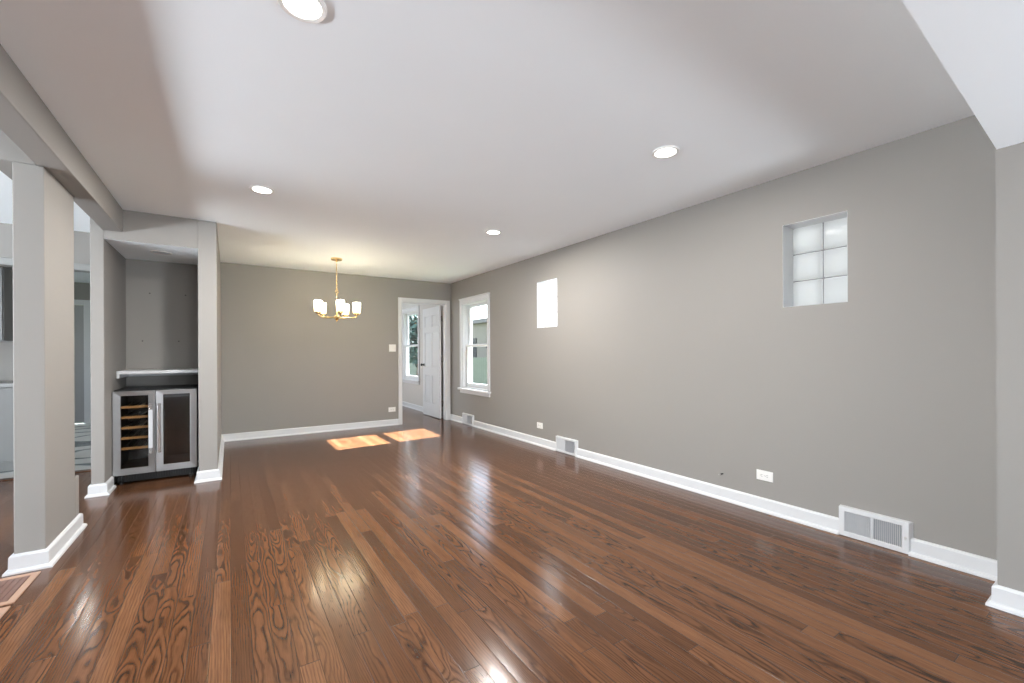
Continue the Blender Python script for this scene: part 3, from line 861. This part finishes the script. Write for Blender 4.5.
# nook shelf on its cleats
sh = thing('wall_shelf', (-0.568, 5.6, 1.0), 'thin white shelf across the nook above the wine fridge', 'shelf')
m = MB(); m.box(-0.888, -0.248, 5.395, 5.858, 1.002, 1.034)
m.build('shelf_board', M['trim'], sh, bevel=0.003)
m = MB(); m.box(-0.888, -0.868, 5.40, 5.858, 0.965, 1.0015); m.box(-0.268, -0.248, 5.40, 5.858, 0.965, 1.0015); m.box(-0.868, -0.268, 5.84, 5.858, 0.965, 1.0015)
m.build('cleat', M['trim'], sh, bevel=0.002)
for (x, z, lb) in ((-0.70, 1.83, 'small wall anchor high on the nook back wall, nearer its left corner'), (-0.40, 1.83, 'small wall anchor high on the nook back wall, nearer its right edge'),
                   (-0.76, 1.33, 'small wall anchor lower on the nook back wall, nearer its left corner'), (-0.46, 1.33, 'small wall anchor lower on the nook back wall, nearer its right edge')):
    m = MB(); m.lathe((x, 5.86, z), [(0.007, 0.001), (0.007, -0.003), (0.003, -0.0035)], 12, 'Y')
    ptag(m.build('wall_anchor', M['bronze'], None, origin=(x, 5.86, z)), lb, 'wall anchor', 'anchors left in the nook back wall')

# ------------------------------------------------------------------ wall registers
def vent(y0, y1, top, label, near=False):
    root = thing('wall_register', (XR, (y0 + y1) / 2, 0), label, 'vent', 'white heating registers along the right wall')
    d, fl = 0.024, 0.014
    m = MB()
    z0, z1 = 0.002, top
    b = 0.030 if near else 0.024
    O = [(y0 - fl, z0), (y1, z0), (y1, z1), (y0 - fl, z1)]
    xf = XR - d
    A = [(y0, z0), (y1, z0), (y1, z1 - 0.004), (y0, z1 - 0.004)]
    I = [(y0 + b, z0 + b), (y1 - b, z0 + b), (y1 - b, z1 - b), (y0 + b, z1 - b)]
    vs = [(XR - 0.0005, p[0], p[1]) for p in O] + [(xf, p[0], p[1]) for p in A] + [(xf, p[0], p[1]) for p in I] + [(xf + 0.010, p[0], p[1]) for p in I]
    fs = []
    for r in (0, 4, 8):
        for i in range(4):
            k = (i + 1) % 4
            fs.append((r + i, r + k, r + 4 + k, r + 4 + i))
    m.add(vs, fs)
    m.build('frame', M['trim'], root, bevel=0.002)
    m = MB(); m.box(XR - 0.008, XR - 0.004, y0 + b, y1 - b, z0 + b, z1 - b)
    m.build('damper', M['void'], root, label='grey damper plate behind the fins')
    ym = y0 + b + (y1 - y0 - 2 * b) * (0.50 if near else 0.55)
    m = MB(); n = 30 if near else 26
    for i in range(n):
        yy = y0 + b + (y1 - y0 - 2 * b) * (i + 0.5) / n
        sk = 0.0035 if yy > ym else -0.0035
        w = 0.0012
        m.prism([(xf + 0.003, yy - w + sk), (xf + 0.003, yy + w + sk), (XR - 0.0085, yy + w - sk), (XR - 0.0085, yy - w - sk)], 'Z', z0 + b, z1 - b)
    m.box(xf + 0.002, XR - 0.0085, ym - 0.003, ym + 0.003, z0 + b, z1 - b)
    m.build('louvre', M['trim'], root)
    m = MB(); zc = (z0 + z1) / 2
    m.lathe((xf, y0 + b * 0.5, zc), [(0.006, 0.0), (0.006, -0.006), (0.002, -0.008)], 10, 'X')
    m.box(xf - 0.010, xf, y0 + b * 0.5 - 0.002, y0 + b * 0.5 + 0.002, zc - 0.012, zc)
    m.build('lever', M['nickel'], root, label='small metal damper lever')
vent(*VENTS[0], 0.19, 'white heating register nearest the projecting wall, larger looking than the others', True)
vent(*VENTS[1], 0.185, 'white heating register halfway along the right wall')
vent(*VENTS[2], 0.178, 'white heating register under the double-hung window')

# ------------------------------------------------------------------ outlets, switch, cable stub
def plate(name, label, cat, group, face, c, w, h, kind):
    """face 'X': on the right wall, looking to -X; 'Y': on the back wall, looking to -Y"""
    root = thing(name, c, label, cat, group)
    def bx(m, u0, u1, z0, z1, d0, d1):
        if face == 'X': m.box(c[0] - d1, c[0] - d0, c[1] + u0, c[1] + u1, c[2] + z0, c[2] + z1)
        else: m.box(c[0] + u0, c[0] + u1, c[1] - d1, c[1] - d0, c[2] + z0, c[2] + z1)
    m = MB(); bx(m, -w / 2, w / 2, -h / 2, h / 2, 0.0003, 0.006)
    m.build('cover_plate', M['plastic'], root, bevel=0.002)
    if kind == 'outlet':
        for s in (-1, 1):
            m = MB(); bx(m, s * 0.0195 - 0.0155, s * 0.0195 + 0.0155, -0.016, 0.016, 0.0062, 0.0085)
            r = m.build('receptacle', M['plastic'], root, bevel=0.003)
            m = MB()
            for k in (-1, 1): bx(m, s * 0.0195 - 0.006, s * 0.0195 + 0.004, k * 0.0065 - 0.001, k * 0.0065 + 0.001, 0.0086, 0.0092)
            bx(m, s * 0.0195 + 0.007, s * 0.0195 + 0.011, -0.002, 0.002, 0.0086, 0.0092)
            m.build('slot', M['slot'], r)
        m = MB(); bx(m, -0.003, 0.003, -0.003, 0.003, 0.0062, 0.0075); m.build('screw', M['nickel'], root)
    else:
        for s in (-1, 1):
            m = MB(); bx(m, s * 0.023 - 0.006, s * 0.023 + 0.006, -0.012, 0.012, 0.0062, 0.008); t = m.build('switch_collar', M['plastic'], root)
            m = MB(); bx(m, s * 0.023 - 0.0035, s * 0.023 + 0.0035, -0.002, 0.010, 0.0082, 0.018); m.build('toggle', M['plastic'], t, bevel=0.001)
OG = 'white power outlets low on the walls'
plate('power_outlet', 'white horizontal outlet above the baseboard next to the cable stub', 'outlet', OG, 'X', (XR, 1.648, 0.266), 0.118, 0.074, 'outlet')
plate('power_outlet', 'white outlet on the right wall just beyond the middle register', 'outlet', OG, 'X', (XR, 4.42, 0.257), 0.118, 0.074, 'outlet')
plate('power_outlet', 'white horizontal outlet on the back wall left of the open door', 'outlet', OG, 'Y', (2.243, YB, 0.262), 0.118, 0.074, 'outlet')
plate('light_switch', 'white double light switch on the back wall left of the open door', 'light switch', None, 'Y', (2.255, YB, 1.28), 0.112, 0.118, 'switch')
m = MB(); y, z = 1.975, 0.206
st = thing('cable_stub', (XR, y, z), 'short dark cable stub poking from the right wall above the baseboard', 'cable')
m.tube([(XR + 0.002, y, z), (XR - 0.012, y, z), (XR - 0.026, y + 0.006, z - 0.003)], 0.0045, 8)
m.build('cable', M['dark'], st)
m = MB(); m.tube([(XR - 0.024, y + 0.0055, z - 0.003), (XR - 0.034, y + 0.011, z - 0.005)], 0.0065, 8); m.build('connector', M['nickel'], st)

# ------------------------------------------------------------------ floor registers at the column foot
def floor_register(y0, y1, label):
    xa, xb = -1.16, -0.868
    root = thing('floor_register', ((xa + xb) / 2, (y0 + y1) / 2, 0), label, 'floor vent', 'wooden floor registers by the column')
    w = 0.030; h = 0.006
    m = MB()
    O = [(xa, y0), (xb, y0), (xb, y1), (xa, y1)]; I = [(xa + w, y0 + w), (xb - w, y0 + w), (xb - w, y1 - w), (xa + w, y1 - w)]
    vs = [(*p, 0.0005) for p in O] + [(*p, h) for p in O] + [(*p, h) for p in I] + [(*p, 0.0005) for p in I]
    fs = []
    for r in (0, 4, 8):
        for i in range(4):
            k = (i + 1) % 4; fs.append((r + i, r + k, r + 4 + k, r + 4 + i))
    m.add(vs, fs); m.build('frame', M['register_frame'], root, bevel=0.0015)
    m = MB(); n = 9
    for i in range(n):
        x = xa + w + 0.002 + (xb - xa - 2 * w - 0.004) * i / n
        m.box(x, x + (xb - xa - 2 * w - 0.004) / n - 0.003, y0 + w + 0.001, y1 - w - 0.001, 0.0005, 0.0045)
    m.build('slat_insert', M['register_core'], root)
floor_register(3.03, 3.385, 'wooden floor register with a pale frame at the foot of the column')
floor_register(2.64, 2.995, 'wooden floor register cut by the left edge of the picture, nearer the camera')

# ------------------------------------------------------------------ kitchen units glimpsed left of the column
kb = thing('base_cabinet', (-3.2, 6.75, 0), 'pale grey kitchen base cabinet at the left edge behind the column', 'cabinet')
m = MB(); m.box(-4.8, -1.72, 6.47, 7.05, 0.10, 0.865); m.box(-4.8, -1.74, 6.53, 7.05, 0, 0.10); m.build('body', M['cabinet'], kb, bevel=0.003)
for i in range(5):
    a = -4.79 + i * 0.614
    m = MB(); m.box(a, a + 0.606, 6.45, 6.469, 0.12, 0.855); d = m.build('door', M['cabinet'], kb, bevel=0.003)
    m = MB(); m.tube([(a + 0.55, 6.45, 0.62), (a + 0.55, 6.425, 0.62), (a + 0.55, 6.425, 0.76), (a + 0.55, 6.45, 0.76)], 0.005, 8); m.build('handle', M['nickel'], d)
m = MB(); m.box(-4.82, -1.70, 6.43, 7.07, 0.8655, 0.905)
ptag(m.build('worktop', M['kitchen_trim'], bevel=0.004), 'light grey worktop lying on the grey kitchen cabinet behind the column', 'worktop')
kw = thing('wall_cabinet', (-3.3, 6.75, 1.37), 'grey kitchen wall cabinet at the very left edge of the picture', 'cabinet')
m = MB(); m.box(-4.8, -1.955, 6.62, 7.0745, 1.34, 2.1); m.build('body', M['cabinet'], kw, bevel=0.003)
for i in range(4):
    a = -4.79 + i * 0.709
    m = MB(); m.box(a, a + 0.70, 6.60, 6.6195, 1.345, 2.095); m.build('door', M['cabinet'], kw, bevel=0.003)

m = MB(); m.box(XL, -1.72, 7.075, 7.17, 0, H)
struct(m, 'wall_kitchen_divider', M['wall'])
# ------------------------------------------------------------------ outdoors through the windows
m = MB(); m.box(-30, 60, -30, 70, -0.7, -0.62)
struct(m, 'ground', M['lawn'])
g = thing('brick_garage', (12.5, 20, -0.62), 'low buff brick garage seen through the upper sash of the window', 'garage')
m = MB(); m.box(11.0, 17.0, 14.5, 30, -0.62, 2.75); m.build('wall', M['brick'], g)
m = MB(); m.prism([(10.7, 2.75), (17.3, 2.75), (17.3, 2.9), (14.0, 3.15), (10.7, 2.95)], 'Y', 14.2, 30.3); m.build('roof', M['roofing'], g)
for y in (16.4, 20.2):
    m = MB(); m.box(10.96, 11.01, y, y + 0.9, 0.9, 2.0); m.build('window', M['slot'], g)
nb = thing('unseen_shade_house', (8.5, 0, -0.62), kind='structure')  # added out of view to keep direct sun off window_3
m = MB(); m.box(6.8, 12, -8, 2.75, -0.62, 5.6); m.build('wall', M['brick'], nb)
m = MB(); m.prism([(6.4, 5.6), (12.4, 5.6), (9.4, 7.4)], 'Y', -8.3, 2.9); m.build('roof', M['roofing'], nb)
f = thing('garden_fence', (8.2, 15, -0.62), 'pale grey board fence behind the lower sash of the window', 'fence')
m = MB()
for i in range(110):
    y = 7 + i * 0.155; m.box(8.2, 8.222, y, y + 0.145, -0.60, 1.02)
m.build('board_panel', M['fence'], f)
for i in range(8):
    m = MB(); m.box(8.222, 8.31, 7 + i * 2.4, 7.09 + i * 2.4, -0.62, 1.08); m.build('post', M['fence'], f)
random.seed(4)
def tree(name, x, y, h, r, mat, label, n=420):
    root = thing(name, (x, y, -0.62), label, 'tree')
    m = MB(); m.tube([(x, y, -0.62), (x + 0.1, y, h * 0.35), (x, y + 0.1, h * 0.75)], [0.16, 0.12, 0.05], 8)
    m.build('trunk', M['bark'], root)
    m = MB()
    for _ in range(n):
        a, e, q = random.random() * 2 * PI, random.uniform(-1, 1), random.random() ** 0.4
        p = Vector((x + r * q * math.cos(a) * math.sqrt(1 - e * e), y + r * q * math.sin(a) * math.sqrt(1 - e * e), h * 0.62 + h * 0.42 * q * e))
        u = Vector((random.gauss(0, 1), random.gauss(0, 1), random.gauss(0, 1))).normalized(); w = u.orthogonal().normalized(); s = random.uniform(0.10, 0.22)
        m.add([p - u * s, p + w * s * 0.6, p + u * s, p - w * s * 0.6], [(0, 1, 2, 3)])
    m.build('crown', mat, root)
tree('leafy_tree', 21.0, 27.0, 5.2, 2.0, M['leaf'], 'leafy tree above the brick garage roof outside the window')
tree('pine_tree', 5.9, 15.4, 3.6, 0.75, M['pine'], 'dark evergreen outside the sunroom window beyond the open door', 900)
